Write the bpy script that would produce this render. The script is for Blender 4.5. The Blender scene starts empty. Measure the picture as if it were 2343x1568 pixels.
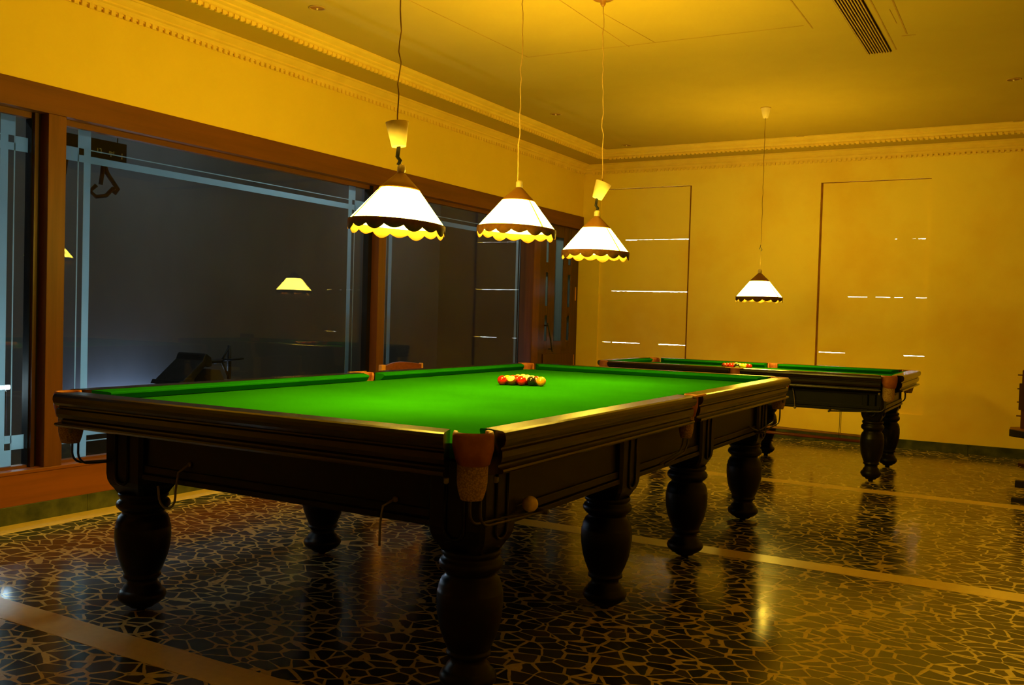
import bpy, math, random
from mathutils import Vector, Matrix
random.seed(7)
PI = math.pi
scn = bpy.context.scene
COL = scn.collection

# ------------------------------------------------------------------ camera
def make_camera():
    yaw, pit, rol = 0.5193, -0.0278, 0.0289
    F = Vector((-math.sin(yaw)*math.cos(pit), math.cos(yaw)*math.cos(pit), math.sin(pit)))
    R = Vector((math.cos(yaw), math.sin(yaw), 0)); U = R.cross(F)
    R2 = math.cos(rol)*R + math.sin(rol)*U
    U2 = -math.sin(rol)*R + math.cos(rol)*U
    cd = bpy.data.cameras.new('camera'); co = bpy.data.objects.new('camera', cd); COL.objects.link(co)
    m = Matrix((R2, U2, -F)).transposed().to_4x4()
    m.translation = Vector((2.346, -4.111, 1.2113))
    co.matrix_world = m
    cd.sensor_fit = 'HORIZONTAL'; cd.sensor_width = 36.0
    cd.lens = 36.0*2145.7/2343.0
    cd.clip_start = 0.05; cd.clip_end = 60
    scn.camera = co
make_camera()

# ------------------------------------------------------------------ world, exposure
w = bpy.data.worlds.new('world'); scn.world = w; w.use_nodes = True
w.node_tree.nodes['Background'].inputs[0].default_value = (0.80, 0.90, 1.0, 1)
w.node_tree.nodes['Background'].inputs[1].default_value = 16.0
scn.view_settings.view_transform = 'Standard'
scn.view_settings.look = 'None'
scn.view_settings.exposure = 0.0
scn.view_settings.gamma = 1.0
scn.view_settings.use_curve_mapping = False
SHADE_STR = 92.0
BULB_STR = 760.0
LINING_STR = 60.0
TUBE_STR = 80.0
LAMP_COL = (1.0, 0.67, 0.06)

# ------------------------------------------------------------------ materials
def new_mat(name):
    m = bpy.data.materials.new(name); m.use_nodes = True
    nt = m.node_tree; b = nt.nodes.get('Principled BSDF')
    return m, nt, b
def N(nt, t, **kw):
    n = nt.nodes.new(t)
    for k, v in kw.items(): setattr(n, k, v)
    return n
def L(nt, a, b): nt.links.new(a, b)
def coords(nt, scale=(1, 1, 1)):
    g = N(nt, 'ShaderNodeNewGeometry'); mp = N(nt, 'ShaderNodeMapping')
    mp.inputs['Scale'].default_value = scale
    L(nt, g.outputs['Position'], mp.inputs['Vector'])
    return mp.outputs['Vector']
def ramp(nt, fac, stops, interp='LINEAR'):
    r = N(nt, 'ShaderNodeValToRGB'); r.color_ramp.interpolation = interp
    e = r.color_ramp.elements
    e[0].position, e[0].color = stops[0][0], (*stops[0][1], 1)
    e[1].position, e[1].color = stops[1][0], (*stops[1][1], 1)
    for p, c in stops[2:]:
        x = e.new(p); x.color = (*c, 1)
    L(nt, fac, r.inputs[0]); return r.outputs[0]
def noise(nt, vec, scale, detail=4, rough=0.55):
    n = N(nt, 'ShaderNodeTexNoise'); n.inputs['Scale'].default_value = scale
    n.inputs['Detail'].default_value = detail; n.inputs['Roughness'].default_value = rough
    L(nt, vec, n.inputs['Vector']); return n.outputs['Fac']
def bump(nt, b, h, strength, dist=0.01):
    bp = N(nt, 'ShaderNodeBump'); bp.inputs['Strength'].default_value = strength
    bp.inputs['Distance'].default_value = dist
    L(nt, h, bp.inputs['Height']); L(nt, bp.outputs[0], b.inputs['Normal'])
def mottled(name, c1, c2, rough=0.6, scale=3.0, vscale=(1, 1, 1), bmp=0.0, spec=0.5, coat=0.0, lo=0.35, hi=0.65, detail=5):
    m, nt, b = new_mat(name)
    v = coords(nt, vscale); f = noise(nt, v, scale, detail)
    L(nt, ramp(nt, f, [(lo, c1), (hi, c2)]), b.inputs['Base Color'])
    b.inputs['Roughness'].default_value = rough
    b.inputs['Specular IOR Level'].default_value = spec
    b.inputs['Coat Weight'].default_value = coat
    b.inputs['Coat Roughness'].default_value = 0.15
    if bmp: bump(nt, b, noise(nt, v, scale*8, 3), bmp)
    return m

M = {}
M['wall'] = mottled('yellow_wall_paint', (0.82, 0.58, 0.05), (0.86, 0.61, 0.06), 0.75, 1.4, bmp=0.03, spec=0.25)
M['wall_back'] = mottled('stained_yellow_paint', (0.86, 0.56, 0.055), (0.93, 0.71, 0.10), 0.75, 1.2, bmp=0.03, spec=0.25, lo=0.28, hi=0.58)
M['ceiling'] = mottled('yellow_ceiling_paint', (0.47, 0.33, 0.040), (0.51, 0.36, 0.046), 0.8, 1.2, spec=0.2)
M['cornice'] = mottled('yellow_plaster', (0.82, 0.56, 0.09), (0.88, 0.62, 0.11), 0.7, 6, spec=0.2)
M['joint'] = mottled('dark_joint', (0.35, 0.2, 0.03), (0.45, 0.26, 0.04), 0.8, 9, spec=0.1)
M['recess_shade'] = mottled('painted_recess_shadow', (0.20, 0.075, 0.008), (0.30, 0.12, 0.015), 0.8, 9, spec=0.1)
M['wood_frame'] = mottled('orange_brown_timber', (0.120, 0.036, 0.003), (0.165, 0.050, 0.005), 0.42, 5, vscale=(1, 0.25, 4), bmp=0.02, spec=0.35)
M['wood_sill_lit'] = mottled('lit_sill_timber', (0.19, 0.052, 0.004), (0.25, 0.070, 0.006), 0.42, 5, vscale=(1, 0.25, 4), bmp=0.02, spec=0.35)  # header timber made brighter: lamp light from above put into the colour
M['wood_frame_v'] = mottled('orange_brown_timber_upright', (0.110, 0.034, 0.003), (0.155, 0.048, 0.005), 0.42, 5, vscale=(5, 5, 0.3), bmp=0.02, spec=0.35)
M['wood_dark'] = mottled('dark_brown_timber', (0.035, 0.010, 0.004), (0.060, 0.017, 0.006), 0.35, 6, vscale=(5, 5, 0.4), spec=0.4)
M['wood_door'] = mottled('brown_door_timber', (0.045, 0.014, 0.003), (0.075, 0.022, 0.005), 0.35, 5, vscale=(5, 5, 0.3), spec=0.4)
M['black_frame'] = mottled('near_black_frame', (0.006, 0.005, 0.005), (0.010, 0.008, 0.007), 0.4, 8, spec=0.3)
M['table_wood'] = mottled('black_lacquered_wood', (0.0020, 0.0021, 0.0022), (0.0040, 0.0038, 0.0037), 0.36, 5, vscale=(3, 3, 3), bmp=0.01, spec=0.22, coat=0.0)
M['rail_wood'] = mottled('black_polished_rail_wood', (0.007, 0.0045, 0.0035), (0.014, 0.008, 0.0055), 0.24, 5, vscale=(3, 3, 3), spec=0.5, coat=0.3)
M['leather'] = mottled('tan_pocket_leather', (0.28, 0.085, 0.025), (0.42, 0.14, 0.045), 0.55, 22, bmp=0.1, spec=0.3)
M['metal_dark'] = mottled('dark_rod_metal', (0.02, 0.018, 0.016), (0.04, 0.035, 0.03), 0.35, 12, spec=0.5)
M['metal_wire'] = mottled('dull_steel_wire', (0.16, 0.14, 0.11), (0.22, 0.2, 0.15), 0.35, 12, spec=0.5)
M['rope'] = mottled('grey_cord', (0.16, 0.12, 0.06), (0.25, 0.19, 0.1), 0.9, 90, spec=0.1)
M['brass'] = mottled('worn_brass', (0.75, 0.36, 0.08), (0.85, 0.45, 0.12), 0.35, 14, spec=0.5)
M['brass'].node_tree.nodes['Principled BSDF'].inputs['Metallic'].default_value = 0.8
M['cup'] = mottled('cream_plastic', (0.80, 0.62, 0.30), (0.86, 0.68, 0.34), 0.45, 8, spec=0.4)
M['brown_cap'] = mottled('brown_lamp_cap', (0.24, 0.10, 0.015), (0.32, 0.14, 0.02), 0.5, 10, spec=0.3)
M['fringe'] = mottled('brown_fringe', (0.13, 0.05, 0.008), (0.20, 0.08, 0.012), 0.8, 30, spec=0.1)
M['cord'] = mottled('cord_cream', (0.45, 0.28, 0.08), (0.55, 0.35, 0.1), 0.7, 20, spec=0.2)
M['cord_brown'] = mottled('cord_brown', (0.20, 0.10, 0.015), (0.28, 0.14, 0.02), 0.7, 20, spec=0.2)
M['green_stone'] = mottled('green_black_stone', (0.018, 0.026, 0.010), (0.085, 0.09, 0.03), 0.35, 9, bmp=0.01, spec=0.5, detail=9)
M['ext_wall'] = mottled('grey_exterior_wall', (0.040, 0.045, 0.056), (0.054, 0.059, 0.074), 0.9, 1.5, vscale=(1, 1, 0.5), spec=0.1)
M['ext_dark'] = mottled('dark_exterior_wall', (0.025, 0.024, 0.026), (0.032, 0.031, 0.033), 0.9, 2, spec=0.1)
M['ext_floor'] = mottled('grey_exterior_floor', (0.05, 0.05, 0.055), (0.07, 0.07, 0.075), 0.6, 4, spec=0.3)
M['black'] = mottled('matt_black', (0.006, 0.006, 0.007), (0.012, 0.012, 0.013), 0.6, 10, spec=0.2)
M['black_board'] = mottled('brown_black_board', (0.004, 0.003, 0.003), (0.007, 0.005, 0.005), 0.7, 10, spec=0.05)
M['pale_mark'] = mottled('faded_pale_paint', (0.10, 0.10, 0.095), (0.20, 0.20, 0.19), 0.8, 60, spec=0.1)
M['strap'] = mottled('dark_maroon_strap', (0.006, 0.003, 0.003), (0.014, 0.005, 0.006), 0.8, 20, spec=0.1)
M['chair_wood'] = mottled('reddish_chair_wood', (0.16, 0.035, 0.008), (0.24, 0.055, 0.012), 0.35, 8, vscale=(1, 3, 8), spec=0.4)
M['pale_wood'] = mottled('pale_orange_wood', (0.62, 0.28, 0.05), (0.72, 0.34, 0.07), 0.45, 10, spec=0.3)
M['cue_wood'] = mottled('cue_ash_wood', (0.42, 0.20, 0.045), (0.55, 0.28, 0.07), 0.35, 20, vscale=(1, 8, 8), spec=0.4)
M['stand_wood'] = mottled('dark_red_stand_wood', (0.060, 0.014, 0.006), (0.095, 0.022, 0.009), 0.4, 8, vscale=(4, 4, 0.5), spec=0.35)
M['stand_top'] = mottled('brown_shelf_wood', (0.20, 0.085, 0.02), (0.26, 0.11, 0.028), 0.5, 6, spec=0.3)
M['vent'] = mottled('vent_enamel', (0.42, 0.26, 0.045), (0.50, 0.32, 0.06), 0.5, 8, spec=0.3)
M['vent_dark'] = mottled('vent_shadow_cavity', (0.03, 0.015, 0.003), (0.04, 0.02, 0.004), 0.8, 8, spec=0.1)
M['glass_dark'] = mottled('frosted_door_glass', (0.20, 0.24, 0.22), (0.27, 0.31, 0.28), 0.25, 12, vscale=(6, 6, 0.3), spec=0.5)
M['black_foot'] = mottled('black_painted_board', (0.005, 0.004, 0.004), (0.009, 0.007, 0.006), 0.5, 10, spec=0.3)

def cloth_mat(name, c1, c2):
    m, nt, b = new_mat(name)
    v = coords(nt)
    f = noise(nt, v, 2.2, 5)
    L(nt, ramp(nt, f, [(0.35, c1), (0.65, c2)]), b.inputs['Base Color'])
    b.inputs['Roughness'].default_value = 0.95
    b.inputs['Specular IOR Level'].default_value = 0.0
    bump(nt, b, noise(nt, v, 700, 2), 0.05, 0.001)
    return m
M['cloth'] = cloth_mat('green_baize', (0.0125, 0.138, 0.0012), (0.0155, 0.160, 0.0015))
M['cushion'] = cloth_mat('green_cushion_cloth', (0.007, 0.135, 0.0022), (0.009, 0.155, 0.003))

def net_mat():
    m, nt, b = new_mat('knitted_cream_net')
    v = coords(nt, (1, 1, 1))
    wv = N(nt, 'ShaderNodeTexVoronoi'); wv.inputs['Scale'].default_value = 190
    L(nt, v, wv.inputs['Vector'])
    L(nt, ramp(nt, wv.outputs['Distance'], [(0.2, (0.52, 0.34, 0.14)), (0.75, (0.24, 0.14, 0.05))]), b.inputs['Base Color'])
    b.inputs['Roughness'].default_value = 0.9
    bump(nt, b, wv.outputs['Distance'], 0.6, 0.002)
    return m
M['net'] = net_mat()

def glow_mat(name, col, strength):
    m, nt, b = new_mat(name)
    nt.nodes.remove(b)
    e = N(nt, 'ShaderNodeEmission'); e.inputs[0].default_value = (*col, 1); e.inputs[1].default_value = strength
    L(nt, e.outputs[0], nt.nodes['Material Output'].inputs[0])
    return m
M['shade'] = glow_mat('lit_lamp_shade', LAMP_COL, SHADE_STR)
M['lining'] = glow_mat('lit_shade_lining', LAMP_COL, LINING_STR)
M['bulb'] = glow_mat('lit_bulb', LAMP_COL, BULB_STR)
M['tube'] = glow_mat('lit_fluorescent_tube', (0.62, 0.86, 1.0), TUBE_STR)

M['tube_low'] = glow_mat('lit_low_tube', (0.55, 0.72, 1.0), TUBE_STR*2.2)

def rib_mat():
    m, nt, b = new_mat('shade_seam_braid')
    b.inputs['Base Color'].default_value = (0.5, 0.3, 0.03, 1)
    b.inputs['Emission Color'].default_value = (1.0, 0.72, 0.02, 1)
    b.inputs['Emission Strength'].default_value = 1.0
    return m
M['rib'] = rib_mat()

def glass_mat():
    m, nt, b = new_mat('clear_window_glass')
    nt.nodes.remove(b)
    t = N(nt, 'ShaderNodeBsdfTransparent'); t.inputs[0].default_value = (0.93, 0.95, 0.94, 1)
    g = N(nt, 'ShaderNodeBsdfGlossy'); g.inputs['Roughness'].default_value = 0.0
    g.inputs[0].default_value = (1, 1, 1, 1)
    f = N(nt, 'ShaderNodeFresnel'); f.inputs[0].default_value = 1.5
    # same reflectance on the way in and on the way out
    gm = N(nt, 'ShaderNodeNewGeometry'); io = N(nt, 'ShaderNodeMapRange')
    io.inputs['To Min'].default_value = 1.24; io.inputs['To Max'].default_value = 1/1.24
    L(nt, gm.outputs['Backfacing'], io.inputs['Value']); L(nt, io.outputs[0], f.inputs[0])
    mx = N(nt, 'ShaderNodeMixShader')
    L(nt, f.outputs[0], mx.inputs[0]); L(nt, t.outputs[0], mx.inputs[1]); L(nt, g.outputs[0], mx.inputs[2])
    L(nt, mx.outputs[0], nt.nodes['Material Output'].inputs[0])
    return m
M['glass'] = glass_mat()

def frost_mat(name='frosted_glass_film', ca=(0.62, 0.78, 0.80), cb=(0.72, 0.88, 0.90), vs=(1, 1, 1), ns=3):
    m, nt, b = new_mat(name)
    nt.nodes.remove(b)
    v = coords(nt, vs); f = noise(nt, v, ns, 4)
    c = ramp(nt, f, [(0.3, ca), (0.7, cb)])
    t = N(nt, 'ShaderNodeBsdfTranslucent'); d = N(nt, 'ShaderNodeBsdfDiffuse')
    L(nt, c, t.inputs[0]); d.inputs[0].default_value = (0.05, 0.08, 0.12, 1)
    mx = N(nt, 'ShaderNodeMixShader'); mx.inputs[0].default_value = 0.25
    L(nt, t.outputs[0], mx.inputs[1]); L(nt, d.outputs[0], mx.inputs[2])
    tr = N(nt, 'ShaderNodeBsdfTransparent'); m2 = N(nt, 'ShaderNodeMixShader'); m2.inputs[0].default_value = 0.15
    L(nt, mx.outputs[0], m2.inputs[1]); L(nt, tr.outputs[0], m2.inputs[2])
    L(nt, m2.outputs[0], nt.nodes['Material Output'].inputs[0])
    return m
M['frost'] = frost_mat()
M['door_frost'] = frost_mat('fluted_door_glass', (0.62, 0.66, 0.52), (0.80, 0.84, 0.68), (90, 90, 0.5), 1.0)

def floor_mat():
    m, nt, b = new_mat('crazy_paved_terrazzo')
    g = N(nt, 'ShaderNodeNewGeometry')
    v = coords(nt, (1.0, 1.0, 1.0))
    # warp the cells a little
    nz = N(nt, 'ShaderNodeTexNoise'); nz.inputs['Scale'].default_value = 3.0; L(nt, v, nz.inputs['Vector'])
    sub = N(nt, 'ShaderNodeVectorMath', operation='SUBTRACT'); sub.inputs[1].default_value = (0.5, 0.5, 0.5)
    L(nt, nz.outputs['Color'], sub.inputs[0])
    scl = N(nt, 'ShaderNodeVectorMath', operation='SCALE'); scl.inputs['Scale'].default_value = 0.06
    L(nt, sub.outputs[0], scl.inputs[0])
    add = N(nt, 'ShaderNodeVectorMath', operation='ADD'); L(nt, v, add.inputs[0]); L(nt, scl.outputs[0], add.inputs[1])
    mp = N(nt, 'ShaderNodeMapping'); mp.inputs['Scale'].default_value = (0.85, 1.12, 0.0); L(nt, add.outputs[0], mp.inputs['Vector'])
    ve = N(nt, 'ShaderNodeTexVoronoi', feature='DISTANCE_TO_EDGE'); ve.inputs['Scale'].default_value = 13.5
    ve.inputs['Randomness'].default_value = 1.0
    L(nt, mp.outputs[0], ve.inputs['Vector'])
    vc = N(nt, 'ShaderNodeTexVoronoi', feature='F1'); vc.inputs['Scale'].default_value = 13.5
    vc.inputs['Randomness'].default_value = 1.0
    L(nt, mp.outputs[0], vc.inputs['Vector'])
    # joint width varies
    n2 = noise(nt, v, 7.0, 3)
    thr = N(nt, 'ShaderNodeMapRange'); thr.inputs['From Min'].default_value = 0.35; thr.inputs['From Max'].default_value = 0.75
    thr.inputs['To Min'].default_value = 0.025; thr.inputs['To Max'].default_value = 0.115
    L(nt, n2, thr.inputs['Value'])
    gt = N(nt, 'ShaderNodeMath', operation='SUBTRACT'); L(nt, ve.outputs['Distance'], gt.inputs[0]); L(nt, thr.outputs[0], gt.inputs[1])
    stone = N(nt, 'ShaderNodeMapRange'); stone.inputs['From Min'].default_value = -0.006; stone.inputs['From Max'].default_value = 0.006
    L(nt, gt.outputs[0], stone.inputs['Value'])
    # stone colour per cell
    sep = N(nt, 'ShaderNodeSeparateColor'); L(nt, vc.outputs['Color'], sep.inputs[0])
    sc = ramp(nt, sep.outputs[0], [(0.0, (0.020, 0.022, 0.018)), (1.0, (0.085, 0.068, 0.045)), (0.5, (0.036, 0.037, 0.029)), (0.8, (0.055, 0.047, 0.032))])
    grout_n = noise(nt, v, 60, 4)
    gc = ramp(nt, grout_n, [(0.3, (0.54, 0.40, 0.13)), (0.7, (0.68, 0.52, 0.20))])
    mix = N(nt, 'ShaderNodeMix', data_type='RGBA')
    L(nt, stone.outputs[0], mix.inputs[0]); L(nt, gc, mix.inputs[6]); L(nt, sc, mix.inputs[7])
    L(nt, mix.outputs[2], b.inputs['Base Color'])
    rn = noise(nt, v, 1.7, 4)
    rr = N(nt, 'ShaderNodeMapRange'); rr.inputs['From Min'].default_value = 0.3; rr.inputs['From Max'].default_value = 0.7
    rr.inputs['To Min'].default_value = 0.11; rr.inputs['To Max'].default_value = 0.20
    L(nt, rn, rr.inputs['Value']); L(nt, rr.outputs[0], b.inputs['Roughness'])
    b.inputs['Specular IOR Level'].default_value = 0.6; b.inputs['IOR'].default_value = 1.52
    bump(nt, b, noise(nt, v, 5, 2), 0.02, 0.01)
    return m
M['floor'] = floor_mat()
M['strip'] = mottled('beige_terrazzo_strip', (0.72, 0.52, 0.18), (0.78, 0.58, 0.21), 0.30, 30, spec=0.5)

# ------------------------------------------------------------------ mesh helpers
class MB:
    def __init__(s): s.v = []; s.f = []; s.sm = []
    def add(s, vs, fs, smooth=False):
        o = len(s.v); s.v += [tuple(x) for x in vs]
        for f in fs: s.f.append(tuple(i+o for i in f)); s.sm.append(smooth)
        return s
    def box(s, x0, x1, y0, y1, z0, z1, ch=0.0):
        if ch <= 0:
            vs = [(x0,y0,z0),(x1,y0,z0),(x1,y1,z0),(x0,y1,z0),(x0,y0,z1),(x1,y0,z1),(x1,y1,z1),(x0,y1,z1)]
            return s.add(vs, [(0,3,2,1),(4,5,6,7),(0,1,5,4),(1,2,6,5),(2,3,7,6),(3,0,4,7)])
        def ring(z, i):
            return [(x0+i+ch,y0+i,z),(x1-i-ch,y0+i,z),(x1-i,y0+i+ch,z),(x1-i,y1-i-ch,z),(x1-i-ch,y1-i,z),(x0+i+ch,y1-i,z),(x0+i,y1-i-ch,z),(x0+i,y0+i+ch,z)]
        rs = [ring(z0, ch*.6), ring(z0+ch, 0), ring(z1-ch, 0), ring(z1, ch*.6)]
        vs = [p for r in rs for p in r]; fs = []
        for k in range(3):
            for i in range(8): j = (i+1) % 8; fs.append((k*8+i, k*8+j, k*8+8+j, k*8+8+i))
        fs.append(tuple(range(7, -1, -1))); fs.append(tuple(range(24, 32)))
        return s.add(vs, fs)
    def lathe(s, prof, cx=0, cy=0, z=0, n=28, cap=True, a0=0, a1=2*PI, mat=None):
        full = abs(a1-a0-2*PI) < 1e-6; m = n if full else n+1
        vs = []
        for r, h in prof:
            for i in range(m):
                a = a0+(a1-a0)*i/n
                p = Vector((r*math.cos(a), r*math.sin(a), h))
                if mat: p = mat @ p
                vs.append((cx+p.x, cy+p.y, z+p.z))
        fs = []
        for k in range(len(prof)-1):
            for i in range(n):
                j = (i+1) % m
                fs.append((k*m+i, k*m+j, (k+1)*m+j, (k+1)*m+i))
        s.add(vs, fs, True)
        if cap and full:
            o = len(s.v)-len(vs)
            s.f.append(tuple(o+i for i in range(m-1, -1, -1))); s.sm.append(False)
            q = o+(len(prof)-1)*m
            s.f.append(tuple(q+i for i in range(m))); s.sm.append(False)
        return s
    def tube(s, pts, r, n=8, r2=None):
        P = [Vector(p) for p in pts]; vs = []; prev = None
        for i, p in enumerate(P):
            t = (P[min(i+1, len(P)-1)]-P[max(i-1, 0)]).normalized()
            if prev is None:
                up = Vector((0,0,1)) if abs(t.z) < 0.9 else Vector((1,0,0))
                u = t.cross(up).normalized()
            else: u = (prev-t*prev.dot(t)).normalized()
            prev = u; w_ = t.cross(u)
            rr = r if r2 is None else r+(r2-r)*i/(len(P)-1)
            for k in range(n):
                a = 2*PI*k/n; vs.append(p+u*math.cos(a)*rr+w_*math.sin(a)*rr)
        fs = []
        for i in range(len(P)-1):
            for k in range(n):
                j = (k+1) % n; fs.append((i*n+k, i*n+j, (i+1)*n+j, (i+1)*n+k))
        fs.append(tuple(range(n-1, -1, -1))); fs.append(tuple((len(P)-1)*n+k for k in range(n)))
        return s.add(vs, fs, True)
    def sweep(s, prof, A, B, inward, sa=None, sb=None):
        """profile (d inward, z) swept from A to B (2-D points); sa, sb shift each ring along the run by k*d"""
        A = Vector(A); B = Vector(B); t = (B-A).normalized(); n = Vector(inward).normalized(); vs = []
        for P, sh in ((A, sa), (B, sb)):
            for i, (d, z) in enumerate(prof):
                q = P+n*d+t*(sh(d) if sh else 0); vs.append((q.x, q.y, z))
        m = len(prof); fs = []
        for i in range(m):
            j = (i+1) % m; fs.append((i, j, m+j, m+i))
        fs.append(tuple(range(m-1, -1, -1))); fs.append(tuple(range(m, 2*m)))
        return s.add(vs, fs)
    def prism(s, poly, axis, c0, c1):
        def P(a, b, c):
            return {'x': (c, a, b), 'y': (a, c, b), 'z': (a, b, c)}[axis]
        m = len(poly)
        vs = [P(a, b, c0) for a, b in poly]+[P(a, b, c1) for a, b in poly]
        fs = [(i, (i+1) % m, m+(i+1) % m, m+i) for i in range(m)]
        fs.append(tuple(range(m-1, -1, -1))); fs.append(tuple(range(m, 2*m)))
        return s.add(vs, fs)
    def sphere(s, c, r, n=20, k=12):
        prof = [(max(1e-4, r*math.sin(PI*i/k)), -r*math.cos(PI*i/k)) for i in range(k+1)]
        return s.lathe(prof, c[0], c[1], c[2], n, cap=False)
    def build(s, name, mat, parent=None, bevel=0.0, tf=None, solid=0.0):
        me = bpy.data.meshes.new(name)
        vs = s.v if tf is None else [tuple(tf @ Vector(v)) for v in s.v]
        me.from_pydata(vs, [], s.f); me.polygons.foreach_set('use_smooth', s.sm)
        me.materials.append(mat); me.update()
        import bmesh
        b = bmesh.new(); b.from_mesh(me); bmesh.ops.recalc_face_normals(b, faces=b.faces); b.to_mesh(me); b.free()
        o = bpy.data.objects.new(name, me); COL.objects.link(o)
        if parent: o.parent = parent
        if solid:
            q = o.modifiers.new('solid', 'SOLIDIFY'); q.thickness = solid; q.offset = 0
        if bevel:
            q = o.modifiers.new('bevel', 'BEVEL'); q.width = bevel; q.segments = 2; q.limit_method = 'ANGLE'
        return o

def tag(o, label=None, cat=None, group=None, kind=None):
    if label: o['label'] = label
    if cat: o['category'] = cat
    if group: o['group'] = group
    if kind: o['kind'] = kind
    return o
def thing(name, label, cat, loc=(0, 0, 0), rz=0, group=None):
    o = bpy.data.objects.new(name, None); COL.objects.link(o); o.empty_display_size = 0.1
    o.location = loc; o.rotation_euler = (0, 0, rz)
    return tag(o, label, cat, group)
def struct(o, label=None, cat=None):
    return tag(o, label, cat, None, 'structure')
def arc(cx, cz, r, a0, a1, n=8):
    return [(cx+r*math.cos(a0+(a1-a0)*i/n), cz+r*math.sin(a0+(a1-a0)*i/n)) for i in range(n+1)]

# ------------------------------------------------------------------ room shell
XL, XR, YF, YB, ZC, ZS = -2.51, 4.4, -8.5, 6.0, 3.10, 3.015
WZ0, WZ1 = 0.29, 2.26            # glazing opening
GX = -2.60                       # glass plane
struct(MB().box(XL-0.16, XR+0.2, YF-0.2, YB+0.2, -0.1, 0).build('floor', M['floor']), 'crazy paved dark stone floor with beige joints', 'floor')
# beige strips set in the floor: 2 mm proud
st = MB()
for y in (-1.905, 0.72, 3.19): st.box(XL+0.18, XR, y-0.075, y+0.075, -0.02, 0.0015)
st.box(XL, XL+0.17, YF, YB, -0.02, 0.0015)
st.box(XL+0.17, XL+0.18, YF, YB, -0.02, 0.0005)
struct(st.build('trim_1', M['strip']), 'plain beige terrazzo strips crossing the paved floor', 'floor strip')
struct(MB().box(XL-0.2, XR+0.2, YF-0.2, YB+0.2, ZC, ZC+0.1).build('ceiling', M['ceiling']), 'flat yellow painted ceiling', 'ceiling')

# left wall: plaster above the glazing, and the pieces below and beside it
wl = MB()
wl.box(XL-0.16, XL, YF, YB, 2.415, ZC)
wl.box(XL-0.16, XL, YF, -3.2, 0, 2.415)
struct(wl.build('wall_left', M['wall']), 'plain yellow wall above the glazing', 'wall')
# timber header, sill panel and posts (each a trim)
hd = MB().box(XL-0.16, XL+0.012, -3.2, YB, 2.262, 2.415)
struct(hd.build('trim_2', M['wood_frame'], bevel=0.003), 'orange brown timber header running above the glass panes', 'timber header')
sl = MB().box(XL-0.16, XL+0.012, -3.2, 4.93, 0.10, 0.285).box(XL-0.16, XL+0.02, -3.2, 4.93, 0.272, 0.292)
struct(sl.build('trim_3', M['wood_sill_lit'], bevel=0.003), 'orange brown timber sill panel below the glass panes', 'timber sill')
posts = [(-0.866, -0.757, 'trim_4', 'orange brown timber post between the two left panes'), (2.10, 2.20, 'trim_5', 'orange brown timber post right of the large pane'), (4.80, 4.94, 'trim_6', 'timber post beside the panelled door'), (-3.2, -3.05, 'trim_7', 'timber post at the camera end of the glazing')]
for y0, y1, nm, lb in posts:
    struct(MB().box(XL-0.16, XL+0.008, y0, y1, 0.29, 2.262).build(nm, M['wood_frame_v'], bevel=0.003), lb, 'timber post')
# green stone skirting
bl = MB()
y = -5.55
while y < 4.9:
    y1 = min(y+0.62, 4.93); bl.box(XL-0.1, XL+0.014, y, y1-0.002, 0, 0.10); y = y1
struct(bl.build('baseboard_left', M['green_stone'], bevel=0.001), 'green stone skirting under the timber sill', 'baseboard')

# back wall with two boarded window recesses
wins = [(-2.28, -1.178, 0.345, 2.735), (0.226, 1.285, 0.345, 2.70)]
wb = MB(); xs = [XL-0.16, wins[0][0], wins[0][1], wins[1][0], wins[1][1], XR+0.2]
for i in (0, 2, 4): wb.box(xs[i], xs[i+1], YB, YB+0.2, 0, ZC)
for x0, x1, z0, z1 in wins:
    wb.box(x0, x1, YB, YB+0.2, 0, z0); wb.box(x0, x1, YB, YB+0.2, z1, ZC)
struct(wb.build('wall_back', M['wall_back']), 'yellow back wall with damp stains and two boarded windows', 'wall')
def boards(idx, x0, x1, zb, gaps, label):
    """boards stacked in the recess; gaps = list of (z, [(xa, xb, height)...]) left open to the daylight"""
    root = struct(thing('window_%d' % idx, None, None, (0, 0, 0)), label, 'window')
    zs = [zb[0]]+[g[0] for g in gaps]+[zb[1]]
    for k in range(len(zs)-1):
        za, zt_ = zs[k], zs[k+1]
        # top edge follows the gap above it
        cut = []
        if k < len(gaps):
            cut = gaps[k][1]
        def h(x):
            for a, b_, hh in cut:
                if a <= x <= b_:
                    return hh*(0.72+0.28*math.sin(x*67)*math.cos(x*31))
            return 0.0
        n = 220; top = []
        for i in range(n+1):
            x = x0+(x1-x0)*i/n; top.append((x, zt_-h(x)))
        poly = [(x0, za)]+top+[(x1, za)]
        # polygon: bottom left -> along the top -> bottom right
        mb = MB(); m = len(top)
        vs = []; fs = []
        for yy in (YB+0.022, YB+0.040):
            for (x, z) in top: vs.append((x, yy, z))
            for (x, z) in top: vs.append((x, yy, za))
        for i in range(m-1):
            fs.append((i, i+1, m+i+1, m+i)); fs.append((2*m+i, 3*m+i, 3*m+i+1, 2*m+i+1))
            fs.append((i, 2*m+i, 2*m+i+1, i+1)); fs.append((m+i, m+i+1, 3*m+i+1, 3*m+i))
        fs.append((0, m, 3*m, 2*m)); fs.append((m-1, 3*m-1, 4*m-1, 2*m-1))
        mb.add(vs, fs).build('board', M['wall_back'], root)
    return root
boards(4, wins[0][0]-0.001, wins[0][1]+0.001, (0.345, 2.733),
       [(0.945, [(-2.222, -2.12, .005), (-2.10, -1.75, .007), (-1.52, -1.19, .010)]),
        (1.546, [(-2.13, -1.62, .006), (-1.62, -1.20, .009)]),
        (2.140, [(-1.965, -1.82, .010), (-1.82, -1.32, .004), (-1.32, -1.20, .009)])],
       'left boarded window in the back wall with bright slits of daylight')
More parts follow.
